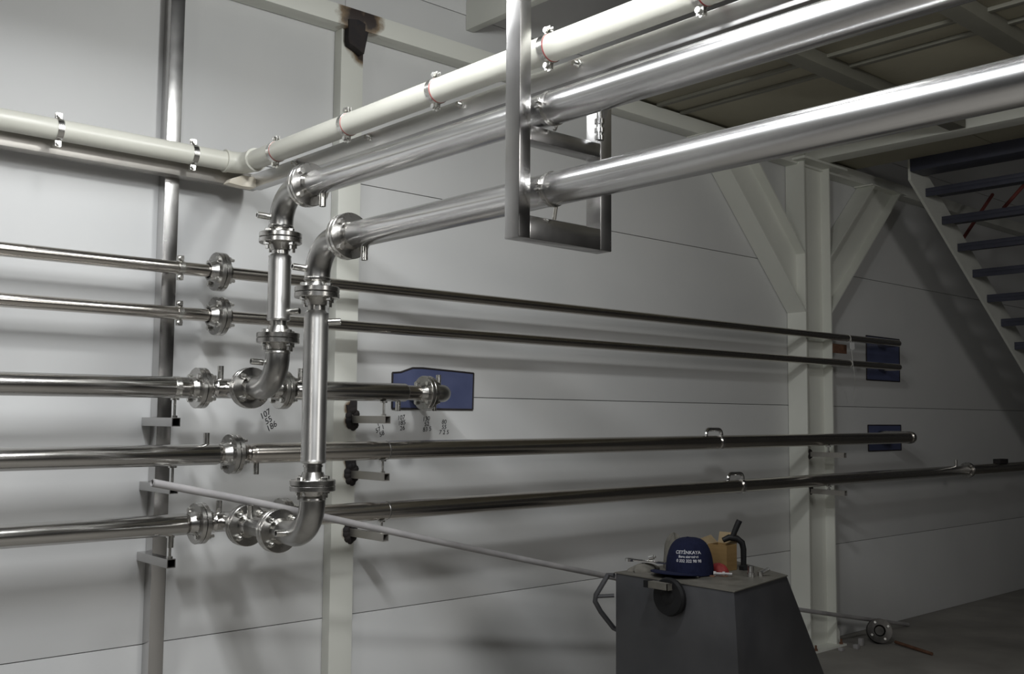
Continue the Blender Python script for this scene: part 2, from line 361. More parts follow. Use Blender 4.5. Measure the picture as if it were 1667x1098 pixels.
def flange(parent, p, d, bolts=False, rot=PI/4, n=4, scale=1.0):
    """flange plate with its face at p; the neck points along d"""
    x, y, d = frame(d)
    if abs(Vector(d).z) > 0.95: x, y = Vector((1, 0, 0)), Vector(d).cross(Vector((1, 0, 0)))
    o = bpy.data.objects.new('flange', FME); COL.objects.link(o); o.parent = parent
    mtx = Matrix((x, y, d)).transposed().to_4x4(); mtx.translation = Vector(p)-wloc(parent)
    o.matrix_local = mtx @ Matrix.Scale(scale, 4)
    if bolts:
        for k in range(n):
            b = bpy.data.objects.new('bolt', BME); COL.objects.link(b); b.parent = o
            a = rot+2*PI*k/n
            b.matrix_local = Matrix.Translation((0.060*math.cos(a), 0.060*math.sin(a), 0))
    return o
def joint(pa, pb, p, d, rot=PI/4):
    """bolted flange pair: pa's plate lies towards -d, pb's towards +d; bolts go to pa"""
    flange(pa, p, -Vector(d), True, rot); flange(pb, p, d, False)
def nipple(parent, p, d, L=0.045, r=0.012):
    p = Vector(p); d = Vector(d).normalized()
    MB().hollow(p, p+d*L, r, r*0.72, 14).build('nipple', M['bolt'], parent, label='short open drain nipple')
def jk(a, b, r=0.0405, ri=0.033):
    """jacket profile from a to b with rounded shoulders"""
    return [(a, ri), (a+0.004, r*0.93), (a+0.012, r), (b-0.012, r), (b-0.004, r*0.93), (b, ri)]
def seam(parent, p, d, r):
    MB().lathe(Vector(p)-Vector(d).normalized()*0.004, d, [(0, r), (0.002, r+0.0015), (0.006, r+0.0015), (0.008, r)], 28, False).build('weld_seam', M['elbow'], parent)

PY = -0.28
def zp3(x): return 1.662+0.004*(x-1.5)
def zp4(x): return 1.407+0.0042*(x-1.5)
def zp5(x): return 1.1475+0.0022*(x-1.5)
TY = -0.185
def zt1(x): return 2.133+0.0022*(x-1.5)
def zt2(x): return 1.955+0.0016*(x-1.5)
def xdir(zf): return Vector((1, 0, zf(1)-zf(0))).normalized()

# --- two thin upper pipes
for i, (zf, nm) in enumerate(((zt1, 'upper'), (zt2, 'lower'))):
    dx = xdir(zf); fx = 1.838 + 0.004*i
    L = thing('steel_pipe', f'{nm} of the two thin polished pipes, left run ending in a bolted flange', 'pipe', (1.0, TY, zf(1.0)))
    MB().cyl((-2.4, TY, zf(-2.4)), (fx-0.04, TY, zf(fx-0.04)), 0.0255, 26).build('tube', M['pipe'], L)
    R_ = thing('steel_pipe', f'{nm} thin polished pipe, long right run bending into the far wall plate', 'pipe', (5.0, TY, zf(5.0)))
    ex = 7.435
    pts = [Vector((fx+0.03, TY, zf(fx+0.03))), Vector((ex-0.06, TY, zf(ex-0.06)))] + arc((ex-0.06, TY+0.06, zf(ex)), (0, -1, 0), (1, 0, 0), 0.06, 0.1, PI/2, 8) + [Vector((ex, -0.004, zf(ex)))]
    MB().sweep(pts, 0.0245, 24).build('tube', M['pipe'], R_)
    joint(L, R_, (fx, TY, zf(fx)), dx, PI/4+0.1)
# --- pipe 3 (left, spool with tee, right)
d3 = xdir(zp3)
a3 = thing('jacketed_pipe', 'jacketed pipe on the left at the height of the left riser elbow', 'pipe', (1.0, PY, zp3(1.0)))
MB().lathe((-2.4, PY, zp3(-2.4)), d3, jk(0, 4.095)).build('jacket', M['jacket'], a3)
MB().lathe((1.68, PY, zp3(1.68)), d3, [(0, 0.0325), (0.03, 0.0325)]).build('tube', M['pipe'], a3)
b3 = thing('tee_spool', 'short flanged tee spool carrying the shorter left riser', 'pipe fitting', (1.85, PY, zp3(1.85)))
joint(a3, b3, (1.728, PY, zp3(1.728)), d3)
MB().lathe((1.76, PY, zp3(1.76)), d3, [(0, 0.036), (0.008, 0.040), (0.014, 0.036), (0.022, 0.036), (0.03, 0.040), (0.036, 0.0385), (0.16, 0.0385), (0.166, 0.040), (0.174, 0.036), (0.3, 0.034)]).build('tube', M['jacket'], b3)
MB().cyl((1.85, PY, zp3(1.85)), (1.85, -0.42, zp3(1.85)), 0.036).build('branch', M['jacket'], b3)
nipple(b3, (1.812, PY, zp3(1.81)+0.036), (0, 0, 1), 0.052)
c3 = thing('jacketed_pipe', 'short jacketed pipe behind the risers, turning into the wide blue wall plate', 'pipe', (2.5, PY, zp3(2.5)))
joint(b3, c3, (2.082, PY, zp3(2.082)), d3)
MB().lathe((2.13, PY, zp3(2.13)), d3, jk(0, 0.575)).build('jacket', M['jacket'], c3)
MB().cyl((2.69, PY, zp3(2.69)), (2.79, PY, zp3(2.79)), 0.033).build('tube', M['pipe'], c3)
nipple(c3, (2.165, PY, zp3(2.165)+0.038), (0, 0, 1), 0.052); nipple(c3, (2.66, PY, zp3(2.66)-0.038), (0, 0, -1), 0.045)
e3 = thing('pipe_elbow', 'flanged elbow bending into the wide blue wall plate', 'pipe fitting', (2.9, PY, zp3(2.9)))
joint(c3, e3, (2.815, PY, zp3(2.815)), d3)
z3 = zp3(2.93)
MB().sweep([(2.84, PY, z3), (2.87, PY, z3)]+arc((2.87, PY+0.08, z3), (0, -1, 0), (1, 0, 0), 0.08, 0.12, PI/2, 10)+[Vector((2.95, -0.006, z3))], 0.040, 26).build('elbow', M['elbow'], e3)
nipple(e3, (2.885, PY, z3+0.036), (0, 0, 1), 0.048); nipple(e3, (2.86, PY, z3-0.037), (0, 0, -1), 0.045)
# --- pipe 4
d4 = xdir(zp4)
a4 = thing('jacketed_pipe', 'middle jacketed pipe, left run ending just before the left riser foot', 'pipe', (1.0, PY, zp4(1.0)))
MB().lathe((-2.4, PY, zp4(-2.4)), d4, jk(0, 4.215)).build('jacket', M['jacket'], a4)
MB().cyl((1.80, PY, zp4(1.80)), (1.85, PY, zp4(1.85)), 0.033).build('tube', M['pipe'], a4)
nipple(a4, (1.762, PY, zp4(1.76)+0.038), (0, 0, 1), 0.045)
b4 = thing('jacketed_pipe', 'middle jacketed pipe, long right run ending in a bend at the small blue plate', 'pipe', (5.0, PY, zp4(5.0)))
joint(a4, b4, (1.872, PY, zp4(1.872)), d4, PI/4+0.25)
MB().lathe((1.915, PY, zp4(1.915)), d4, [(0, 0.034), (0.006, 0.038), (0.012, 0.034), (0.02, 0.038), (0.026, 0.034), (0.03, 0.034), (0.04, 0.0385), (0.05, 0.0405), (5.425, 0.0405)]).build('jacket', M['pipe'], b4)
z4 = zp4(7.4)
MB().sweep([Vector((7.335, PY, z4))]+arc((7.345, PY+0.07, z4), (0, -1, 0), (1, 0, 0), 0.07, 0.1, PI/2, 10)+[Vector((7.415, -0.006, z4))], 0.0465, 26).build('elbow', M['flange'], b4)
nipple(b4, (1.975, PY, zp4(1.97)-0.038), (0, 0, -1), 0.045)
# --- pipe 5
d5 = xdir(zp5)
a5 = thing('jacketed_pipe', 'lowest jacketed pipe, left run ending in a bolted flange', 'pipe', (1.0, PY, zp5(1.0)))
MB().lathe((-2.4, PY, zp5(-2.4)), d5, jk(0, 4.095)).build('jacket', M['jacket'], a5)
MB().cyl((1.68, PY, zp5(1.68)), (1.72, PY, zp5(1.72)), 0.0325).build('tube', M['pipe'], a5)
nipple(a5, (1.632, PY, zp5(1.63)-0.038), (0, 0, -1), 0.045)
b5 = thing('tee_spool', 'short flanged tee spool at the foot of the longer right riser', 'pipe fitting', (1.85, PY, zp5(1.85)))
joint(a5, b5, (1.742, PY, zp5(1.742)), d5, PI/4-0.15)
MB().lathe((1.775, PY, zp5(1.775)), d5, [(0, 0.036), (0.006, 0.040), (0.012, 0.036), (0.018, 0.036), (0.026, 0.040), (0.032, 0.0385), (0.30, 0.0385)]).build('tube', M['jacket'], b5)
MB().cyl((1.85, PY, zp5(1.85)), (1.85, -0.42, zp5(1.85)), 0.036).build('branch', M['jacket'], b5)
nipple(b5, (1.822, PY, zp5(1.82)+0.037), (0, 0, 1), 0.045)
c5 = thing('jacketed_pipe', 'lowest jacketed pipe, long right run rising behind the grey tube', 'pipe', (5.0, PY, zp5(5.0)))
joint(b5, c5, (2.10, PY, zp5(2.10)), d5)
MB().lathe((2.14, PY, zp5(2.14)), d5, [(0, 0.034), (0.008, 0.0385), (0.018, 0.0405), (6.12, 0.0405), (6.13, 0.036)]).build('jacket', M['pipe'], c5)
f5 = thing('jacketed_pipe', 'far end of the lowest pipe beyond a small flange at the right', 'pipe', (9.0, PY, zp5(9.0)))
flange(c5, (8.30, PY, zp5(8.30)), -d5, True, scale=0.8); flange(f5, (8.30, PY, zp5(8.30)), d5, False, scale=0.8)
MB().lathe((8.33, PY, zp5(8.33)), d5, [(0, 0.034), (0.02, 0.040), (3.6, 0.040)]).build('jacket', M['pipe'], f5)
nipple(c5, (8.10, PY, zp5(8.1)+0.038), (0, 0, 1), 0.05)
MB().box(8.86, 9.02, PY-0.03, PY+0.03, zp5(9)+0.036, zp5(9)+0.075).build('saddle', M['dark'], f5)
# seams and jumper hoops
for (own, x, zf, d) in ((b4, 2.60, zp4, d4), (c5, 2.605, zp5, d5)):
    seam(own, (x, PY, zf(x)), d, 0.040)
for own, x, zf, lab in ((b4, 4.95, zp4, 0), (c5, 5.16, zp5, 0)):
    z = zf(x)+0.036
    pts = [Vector((x-0.075, PY, z))]+arc((x-0.045, PY, z+0.010), (-1, 0, 0), (0, 0, 1), 0.03, 0, PI/2, 5)+arc((x+0.045, PY, z+0.010), (0, 0, 1), (1, 0, 0), 0.03, 0, PI/2, 5)+[Vector((x+0.075, PY, z))]
    MB().sweep(pts, 0.0125, 12).build('jumper_hoop', M['chrome'], own, label='small bridge tube over the joint')
    MB().ring((x+0.045, PY, zf(x)), (1, 0, 0), 0.039, 0.0470, 0.022).build('joint_ring', M['chrome'], own)

# --- risers
RX = 1.85
def elbow_up(t, yf, yr, z, lab):
    """bottom elbow: flange face at yf, turns up into riser at yr"""
    R = 0.115
    y1 = yr+R
    pts = [Vector((RX, yf-0.03, z)), Vector((RX, (yf-0.03+y1)/2, z))]+arc((RX, y1, z+R), (0, 0, -1), (0, -1, 0), R, 0, PI/2, 14)+[Vector((RX, yr, z+R+0.012))]
    rr = [0.037, 0.0425]+[0.0445]*(len(pts)-3)+[0.0445]
    MB().sweep(pts, rr, 30, True).build('elbow', M['elbow'], t)
    MB().lathe((RX, yr, z+R+0.006), (0, 0, 1), [(0, 0.0445), (0.004, 0.0465), (0.010, 0.0455), (0.016, 0.040), (0.017, 0.031), (0.05, 0.031)], 30).build('neck', M['elbow'], t)
def elbow_top(t, yf, yr, z):
    R = 0.115; y1 = yr-R
    pts = [Vector((RX, yr, z-R-0.012))]+arc((RX, y1, z-R), (0, 1, 0), (0, 0, 1), R, 0, PI/2, 14)+[Vector((RX, (yf+0.03+y1)/2, z)), Vector((RX, yf+0.03, z))]
    rr = [0.0445]*(len(pts)-2)+[0.0425, 0.037]
    MB().sweep(pts, rr, 30, True).build('elbow', M['elbow'], t)
    MB().lathe((RX, yr, z-R-0.006), (0, 0, -1), [(0, 0.0445), (0.004, 0.0475), (0.010, 0.0465), (0.016, 0.040), (0.017, 0.032), (0.045, 0.032)], 30).build('neck', M['flange'], t)
Y1, Y2 = -0.655, -0.92
Z3 = zp3(RX); Z5 = zp5(RX)
ZP2, ZP1 = 2.380, 2.161
# riser 1
eb1 = thing('pipe_elbow', 'lower elbow of the shorter left riser, bolted to the tee', 'pipe fitting', (RX, Y1, Z3))
joint(b3, eb1, (RX, -0.452, Z3), (0, -1, 0))
elbow_up(eb1, -0.452, Y1, Z3, '')
nipple(eb1, (RX-0.040, Y1+0.035, Z3+0.09), (-1, 0.1, 0.05), 0.046)
r1 = thing('riser_pipe', 'shorter left riser, a jacketed upright pipe between two flanges', 'pipe', (RX, Y1, 1.84))
joint(r1, eb1, (RX, Y1, 1.842), (0, 0, -1), 0.15)
MB().lathe((RX, Y1, 1.905), (0, 0, 1), [(0, 0.031), (0.002, 0.040), (0.008, 0.043), (0.016, 0.0415), (0.22, 0.0415), (0.232, 0.040), (0.24, 0.042), (0.246, 0.034), (0.248, 0.031)], 30).build('jacket', M['riser'], r1)
MB().cyl((RX, Y1, 1.86), (RX, Y1, 2.20), 0.031).build('tube', M['flange'], r1)
nipple(r1, (RX+0.028, Y1-0.03, 1.94), (0.5, -0.8, 0.05), 0.04)
et1 = thing('pipe_elbow', 'upper elbow of the shorter left riser, turning towards the viewer', 'pipe fitting', (RX, Y1, 2.22))
joint(et1, r1, (RX, Y1, 2.212), (0, 0, -1), 0.15)
elbow_top(et1, -0.845, Y1, ZP2)
nipple(et1, (RX-0.040, Y1+0.02, ZP2-0.09), (-1, 0.1, 0.05), 0.046)
# riser 2
sp2 = thing('spool_piece', 'short flanged spool between the lowest tee and the longer riser', 'pipe fitting', (RX, -0.57, Z5))
joint(b5, sp2, (RX, -0.452, Z5), (0, -1, 0))
MB().cyl((RX, -0.48, Z5), (RX, -0.66, Z5), 0.035).build('tube', M['elbow'], sp2)
eb2 = thing('pipe_elbow', 'lower elbow of the longer right riser, beneath the grey tube', 'pipe fitting', (RX, Y2, Z5))
joint(sp2, eb2, (RX, -0.690, Z5), (0, -1, 0))
elbow_up(eb2, -0.690, Y2, Z5, '')
nipple(eb2, (RX-0.040, Y2+0.10, Z5+0.005), (-1, 0.05, 0.05), 0.04)
nipple(sp2, (RX-0.01, -0.50, Z5+0.033), (-0.1, -0.1, 1), 0.045)
r2 = thing('riser_pipe', 'longer right riser, a jacketed upright pipe crossing the wall pipes', 'pipe', (RX, Y2, 1.31))
joint(r2, eb2, (RX, Y2, 1.322), (0, 0, -1), 0.15)
MB().lathe((RX, Y2, 1.395), (0, 0, 1), [(0, 0.031), (0.003, 0.041), (0.010, 0.045), (0.018, 0.0425), (0.5, 0.0425), (0.512, 0.041), (0.52, 0.043), (0.527, 0.034), (0.53, 0.031)], 30).build('jacket', M['riser'], r2)
MB().cyl((RX, Y2, 1.34), (RX, Y2, 1.97), 0.031).build('tube', M['flange'], r2)
MB().ring((RX, Y2, 1.388), (0, 0, 1), 0.030, 0.034, 0.006).build('weld_seam', M['flange'], r2)
nipple(r2, (RX+0.030, Y2-0.03, 1.885), (0.75, -0.6, 0.05), 0.042)
et2 = thing('pipe_elbow', 'upper elbow of the longer right riser, turning towards the viewer', 'pipe fitting', (RX, Y2, 2.0))
joint(et2, r2, (RX, Y2, 1.987), (0, 0, -1), 0.15)
elbow_top(et2, -1.112, Y2, ZP1)
nipple(et2, (RX-0.040, Y2+0.02, ZP1-0.09), (-1, 0.1, 0.05), 0.046)
# --- two large overhead pipes towards the viewer
for (nm, el, yf, z, low) in (('upper', et1, -0.845, ZP2, 0), ('lower', et2, -1.112, ZP1, 1)):
    P = thing('overhead_pipe', f'{nm} of the two large overhead pipes running towards the viewer through the hanger', 'pipe', (RX, -2.5, z))
    joint(P, el, (RX, yf, z), (0, 1, 0))
    MB().lathe((RX, yf-0.03, z), (0, -1, 0), [(0, 0.034), (0.012, 0.040), (0.022, 0.0445), (3.9, 0.0445)], 40).build('tube', M['bigpipe'], P)
    nipple(P, (RX+0.005, yf-0.09, z-0.040), (0, 0, -1), 0.05)

# ------------------------------------------------------------------ left post and its stubs
po = thing('support_post', 'stainless square post on the left wall carrying the pipes', 'post', (1.683, -0.033, 0))
MB().box(1.653, 1.713, -0.066, -0.001, 0, 4.5).build('post_tube', M['tube'], po, bevel=0.003)
for z in (1.532, 1.280, 1.006):
    MB().sqtube(-0.285, -0.002, 'Y', 1.6360, z, 0.0165, 0.0165).build('stub_arm', M['tube'], po, label='open-ended square stub arm')
# rods that carry the pipes on stubs and arms
def rod(x, y, z0, z1, lab):
    t = MB().cyl((x, y, z0), (x, y, z1), 0.0055, 10).lathe((x, y, z0), (0, 0, 1), [(0, 0.011), (0.008, 0.011), (0.008, 0)], 6).lathe((x, y, z1-0.006), (0, 0, 1), [(0, 0.016), (0.006, 0.016)], 12)
    tag(t.build('support_rod', M['bolt']), lab, 'rod')
for zf, za, w_ in ((zp3, 1.5488, 'top'), (zp4, 1.2968, 'middle'), (zp5, 1.0228, 'lowest')):
    rod(1.636, PY+0.012, za, zf(1.636)-0.041, f'short threaded rod on the {w_} stub of the left post')
for zf, za, w_ in ((zp3, 1.5617, 'top'), (zp4, 1.3137, 'middle'), (zp5, 1.0547, 'lowest')):
    rod(2.575, PY-0.012, za, zf(2.575)-0.041, f'short threaded rod on the {w_} arm of the slim wall column')
for zf, za, w_ in ((zp4, 1.3417, 'upper'), (zp5, 1.0917, 'lower')):
    rod(6.205, PY-0.005, za, zf(6.205)-0.041, f'short threaded rod on the {w_} arm of the I-column')
# strap band on pipe 3
sb = MB().ring((1.632, PY, zp3(1.632)), (1, 0, 0), 0.0406, 0.0425, 0.022).box(1.622, 1.642, PY-0.056, PY-0.041, zp3(1.63)-0.008, zp3(1.63)-0.004).box(1.622, 1.642, PY-0.056, PY-0.041, zp3(1.63)+0.004, zp3(1.63)+0.008)
tag(sb.build('strap_band', M['bolt']), 'thin steel strap band round the upper left jacketed pipe by the post', 'strap')

# ------------------------------------------------------------------ pipe clamps
def clamp(p, ax, back, r, gap, lab, grp, mt='bolt', block=True):
    """split pipe clamp round a pipe at p with axis ax, tied back along 'back' by gap metres"""
    p = Vector(p); ax = Vector(ax).normalized(); back = Vector(back).normalized(); u = Vector((0, 0, 1))
    t = thing('pipe_clamp', lab, 'clamp', p, grp)
    MB().ring(p, ax, r+0.0004, r+0.003, 0.022, 32).build('band', M[mt], t)
    for s in (1, -1):
        c = p+u*s*(r+0.012)
        mb = MB()
        for q in (-0.006, 0.006):
            o = c+back*q
            x0 = o-ax*0.011; pts = [x0-u*0.011, x0+u*0.011, x0+u*0.011+ax*0.022, x0-u*0.011+ax*0.022]
            mb.prism([v-back*0.0015 for v in pts], back*0.003)
        mb.build('ear', M[mt], t)
        MB().lathe(c-back*0.017, back, [(0, 0.0), (0, 0.0085), (0.007, 0.0085), (0.007, 0.0045), (0.028, 0.0045)], 8).build('bolt', M['bolt'], t)
    if block: MB().cyl(p+back*(r+0.002), p+back*(r+gap), 0.011, 12).build('standoff', M['brown'], t)
    return t
for x, zf, lab in ((1.676, zt1, 'split clamp holding the upper thin pipe to the left post'), (1.678, zt2, 'split clamp holding the lower thin pipe to the left post')):
    clamp((x, TY, zf(x)), (1, 0, 0), (0, 1, 0), 0.0255, 0.0925, lab, None)

# ------------------------------------------------------------------ cream pipe and its rail
WX, WY, WZ = 1.935, -0.178, 2.592
rl = thing('support_rail', 'brushed square rail behind the cream pipe, turning from wall to overhead', 'rail', (2.0, -0.1, 2.54))
MB().box(-2.4, 2.038, -0.127, -0.0665, 2.512, 2.572).build('rail_tube', M['brown'], rl, bevel=0.003, label='wall-side length, coloured darker for its dark reflection')  # same rail metal, browned here to stand in for a dark reflection
MB().box(1.993, 2.040, -4.6, -0.128, 2.506, 2.566).build('rail_tube', M['rail'], rl, bevel=0.003, label='bright overhead length')
cp = thing('cream_pipe', 'cream plastic pipe running along the wall, then overhead past a corner elbow', 'pipe', (WX, WY, WZ))
MB().cyl((-2.4, WY, WZ), (WX-0.075, WY, WZ), 0.039, 32).build('wall_tube', M['plastic'], cp)
MB().cyl((WX, WY-0.10, WZ), (WX, -4.6, WZ), 0.039, 36).build('overhead_tube', M['plastic'], cp)
ep = [Vector((WX-0.085, WY, WZ))]+arc((WX-0.06, WY-0.06, WZ), (0, 1, 0), (1, 0, 0), 0.06, 0, PI/2, 8)+[Vector((WX, WY-0.105, WZ))]
MB().sweep(ep, 0.0435, 32).build('elbow', M['plastic'], cp)
MB().ring((WX, WY-0.098, WZ), (0, 1, 0), 0.039, 0.0475, 0.018, 32).build('socket_rim', M['plastic'], cp)
MB().ring((WX-0.08, WY, WZ), (1, 0, 0), 0.039, 0.0465, 0.012, 32).build('socket_rim', M['plastic'], cp)
tag(MB().prism([(1.87, -0.1285, 2.505), (1.93, -0.1285, 2.500), (1.992, -0.1285, 2.502), (2.0, -0.1285, 2.53), (1.985, -0.1285, 2.547), (1.93, -0.1285, 2.545), (1.885, -0.1285, 2.525)], (0, -0.05, 0)).build('foam_lump', M['foam'], bevel=0.003), 'lump of cream sealing foam on the rail corner under the cream elbow', 'foam')
for x, w_ in ((1.20, 'far left'), (1.715, 'just right of the left post')):
    clamp((x, WY, WZ), (1, 0, 0), (0, 1, 0), 0.039, 0.052, f'split clamp on the cream pipe along the wall, {w_}', 'clamps on the cream pipe')
for y, w_ in ((-0.45, 'first past the corner elbow'), (-0.96, 'second past the corner elbow'), (-1.475, 'third past the corner elbow'), (-1.99, 'beside the square hanger post'), (-2.52, 'nearest the viewer')):
    t = clamp((WX, y, WZ), (0, 1, 0), (1, 0, 0), 0.039, 0.019, f'split clamp on the overhead cream pipe, {w_}', 'clamps on the cream pipe')
    MB().ring((WX, y, WZ), (0, 1, 0), 0.0391, 0.0397, 0.0255, 28).build('rubber_liner', M['rubber'], t, label='red rubber liner')
for k, y in enumerate((-0.50, -1.01, -1.525, -2.04)):
    s_ = MB().cyl((1.9925, y-0.01, 2.545), (1.970, y-0.01, 2.545), 0.0075, 10).lathe((1.9925, y-0.01, 2.545), (-1, 0, 0), [(0, 0.012), (0.007, 0.012), (0.007, 0)], 6)
    s_.build('stud', M['bolt'], rl)

# ------------------------------------------------------------------ hanger frame
hg = thing('pipe_hanger', 'welded square-tube hanger ladder carrying the two overhead pipes', 'hanger', (1.93, -2.03, 2.03))
HX0, HX1, HX2, HX3, HY0, HY1 = 1.760, 1.800, 2.069, 2.115, -2.062, -2.005
MB().box(HX0, HX1, HY0, HY1, 2.028, 4.2).build('front_upright', M['tube'], hg, bevel=0.003)
MB().box(HX2, HX3, HY0, HY1, 2.028, 2.47).build('rear_upright', M['tube'], hg, bevel=0.003)
MB().box(HX1, HX2, HY0, HY1, 2.028, 2.088).build('lower_rung', M['tube'], hg, bevel=0.002)
MB().box(HX1, HX2, HY0+0.001, HY1-0.001, 2.292, 2.332).build('upper_rung', M['tube'], hg, bevel=0.002)
MB().lathe((2.050, -2.075, 2.335), (0, 0, 1), [(0, 0.013), (0.012, 0.013), (0.012, 0.009), (0.02, 0.009), (0.022, 0.014), (0.034, 0.014), (0.036, 0.009), (0.045, 0.009), (0.047, 0.014), (0.06, 0.014), (0.06, 0.008), (0.085, 0.008)], 14).build('threaded_coupling', M['chrome'], hg)
for z, zr, nm in ((ZP2, 2.332, 'upper'), (ZP1, 2.088, 'lower')):
    y = -2.095
    t = thing('ring_clamp', f'thin wire ring clamp round the {nm} overhead pipe beside the hanger', 'clamp', (RX, y, z))
    MB().ring((RX, y, z), (0, 1, 0), 0.0448, 0.0475, 0.012, 36).build('band', M['bolt'], t)
    MB().cyl((RX+0.025, y+0.02, zr-0.0005), (RX+0.012, y, z-0.044), 0.0055, 10).build('rod', M['bolt'], t)
    MB().box(RX-0.062, RX-0.045, y-0.008, y+0.008, z+0.004, z+0.008).box(RX-0.062, RX-0.045, y-0.008, y+0.008, z-0.010, z-0.006).cyl((RX-0.055, y, z-0.016), (RX-0.055, y, z+0.016), 0.0035, 8).build('ear', M['bolt'], t)

# ------------------------------------------------------------------ blue wall plates
def plate(pts, lab):
    t = MB().prism([(x, -0.0045, z) for x, z in pts], (0, 0.004, 0)).build('wall_plate', M['blue'])
    rim = MB()
    n = len(pts)
    for i in range(n):
        a = Vector((pts[i][0], -0.005, pts[i][1])); b = Vector((pts[(i+1) % n][0], -0.005, pts[(i+1) % n][1]))
        rim.cyl(a, b, 0.0045, 6)
    rim.build('plate_rim', M['dark'], t)
    return tag(t, lab, 'plate')
plate([(2.822, 1.598), (3.320, 1.598), (3.324, 1.782), (3.25, 1.786), (3.0, 1.797), (2.94, 1.795), (2.87, 1.772), (2.822, 1.768)], 'wide blue-filmed plate on the wall behind the flanged elbow')
p_ = plate([(7.235, 1.868), (7.750, 1.868), (7.755, 2.205), (7.24, 2.208)], 'tall blue-filmed plate where the two thin pipes enter the wall')
plate([(7.241, 1.325), (7.750, 1.325), (7.750, 1.522), (7.241, 1.522)], 'low blue-filmed plate behind the bend of the middle pipe')
mk = MB().cyl((3.055, -0.006, 1.722), (3.105, -0.006, 1.650), 0.0045, 6); mk.build('cut_slit', M['dark'], wall)

# ------------------------------------------------------------------ pencil notes on the wall
def note(lines, x, z, size, rot, shear=0.15):
    cu = bpy.data.curves.new('note', 'FONT'); cu.body = '\n'.join(lines); cu.size = size; cu.align_x = 'CENTER'; cu.space_line = 0.85
    cu.extrude = 0.0002; cu.offset = 0.0002; cu.shear = shear
    ob = bpy.data.objects.new('note', cu); COL.objects.link(ob)
    dg = bpy.context.evaluated_depsgraph_get(); dg.update()
    me = bpy.data.meshes.new_from_object(ob.evaluated_get(dg)); bpy.data.objects.remove(ob)
    me.materials.clear(); me.materials.append(M['ink'])
    o = bpy.data.objects.new('handwritten_note', me); COL.objects.link(o); o.parent = wall
    o.location = (x, -0.0008, z); o.rotation_euler = (PI/2, -rot, 0)
    return o
note(['107', '55', '186'], 2.165, 1.555, 0.036, 0.55)
note(['1', '57 1', '58'], 2.75, 1.515, 0.03, 0.45)
note(['107', '185', '26'], 2.88, 1.545, 0.03, 0.15)
note(['130', '52', '83 5'], 3.03, 1.540, 0.03, 0.12)
note(['80', '55', '7 2 5'], 3.14, 1.525, 0.03, 0.0)

# ------------------------------------------------------------------ string with tag
s1 = thing('string', 'thin white string tied round the two thin pipes with a small tag', 'string', (6.654, TY, 2.1))
zz1, zz2 = zt1(6.654), zt2(6.654)
MB().ring((6.654, TY, zz1), (1, 0, 0.1), 0.0248, 0.027, 0.004, 16).build('loop', M['string'], s1)
MB().ring((6.67, TY, zz2), (1, 0, 0.1), 0.0248, 0.027, 0.004, 16).build('loop', M['string'], s1)
MB().sweep([(6.655, TY-0.026, zz1), (6.648, TY-0.028, zz1-0.06), (6.66, TY-0.028, zz1-0.12), (6.67, TY-0.027, zz2+0.01), (6.70, TY-0.02, zz2-0.06), (6.80, TY+0.03, zz2-0.13), (6.90, TY+0.10, zz2-0.2), (6.94, TY+0.13, zz2-0.28)], 0.002, 6).build('strand', M['string'], s1)
MB().prism([(6.63, TY-0.031, zz1-0.035), (6.685, TY-0.031, zz1-0.03), (6.69, TY-0.031, zz1-0.075), (6.655, TY-0.031, zz1-0.09), (6.63, TY-0.031, zz1-0.08)], (0, -0.003, 0)).build('paper_tag', M['white'], s1)

# ------------------------------------------------------------------ leaning grey tube
pt = []
S = Vector((1.85, -0.462, 1.2395)); F_ = Vector((7.515, -0.148, 0.0145)); dS = (F_-S)/(F_.x-S.x)
for i in range(41):
    x = 1.47+(7.515-1.47)*i/40
    q = S+dS*(x-1.85)
    q.z -= 0.045*max(0, math.sin(PI*max(0, x-1.85)/(7.515-1.85)))**1
    pt.append(q)
g = MB().sweep(pt, 0.0142, 16, False)
d0 = (pt[0]-pt[1]).normalized()
g.ring(pt[0], d0, 0.0105, 0.0142, 0.004, 16).sweep([pt[0], pt[6]], 0.0105, 14, False).cyl(pt[-1]-d0*0.001, pt[-1], 0.0142, 16)
tag(g.build('leaning_tube', M['conduit']), 'long grey plastic tube leaning from the lowest pipe flange down to the floor', 'tube')

# ------------------------------------------------------------------ dark sheet-metal cabinet
A, B, Cc, D = (3.307, -0.992), (3.302, -1.610), (3.812, -1.512), (4.06, -0.99)
ZT = 0.90
cb = thing('metal_cabinet', 'dark grey sheet-metal cabinet with a sloping front, tools on its top', 'cabinet', (3.6, -1.3, 0))
Bb, Cb, Db, Ab = (3.302, -1.66), (4.66, -1.30), (4.72, -0.99), (3.307, -0.992)
top = [(*A, ZT-0.004), (*B, ZT-0.004), (*Cc, ZT-0.004), (*D, ZT-0.004)]; bot = [(*Ab, 0.0), (*Bb, 0.0), (*Cb, 0.0), (*Db, 0.0)]
mb = MB(); mb.add(bot+top, [(3, 2, 1, 0), (4, 5, 6, 7), (0, 1, 5, 4), (1, 2, 6, 5), (2, 3, 7, 6), (3, 0, 4, 7)])
mb.build('body', M['cab'], cb, bevel=0.006)
cx, cy = 3.6, -1.28
MB().prism([(x+(x-cx)*0.012, y+(y-cy)*0.012, ZT-0.004) for x, y in (A, B, Cc, D)], (0, 0, 0.004)).build('lid', M['cabtop'], cb)
MB().sweep([(3.306, -0.985, 0.885), (3.30, -0.955, 0.885), (3.25, -0.93, 0.80), (3.245, -0.93, 0.775), (3.27, -0.94, 0.73), (3.335, -0.955, 0.655), (3.345, -0.985, 0.645)], 0.011, 12).cyl((3.255, -0.932, 0.795), (3.306, -0.985, 0.80), 0.008, 10).build('handle', M['cab'], cb, label='bent tube handle')
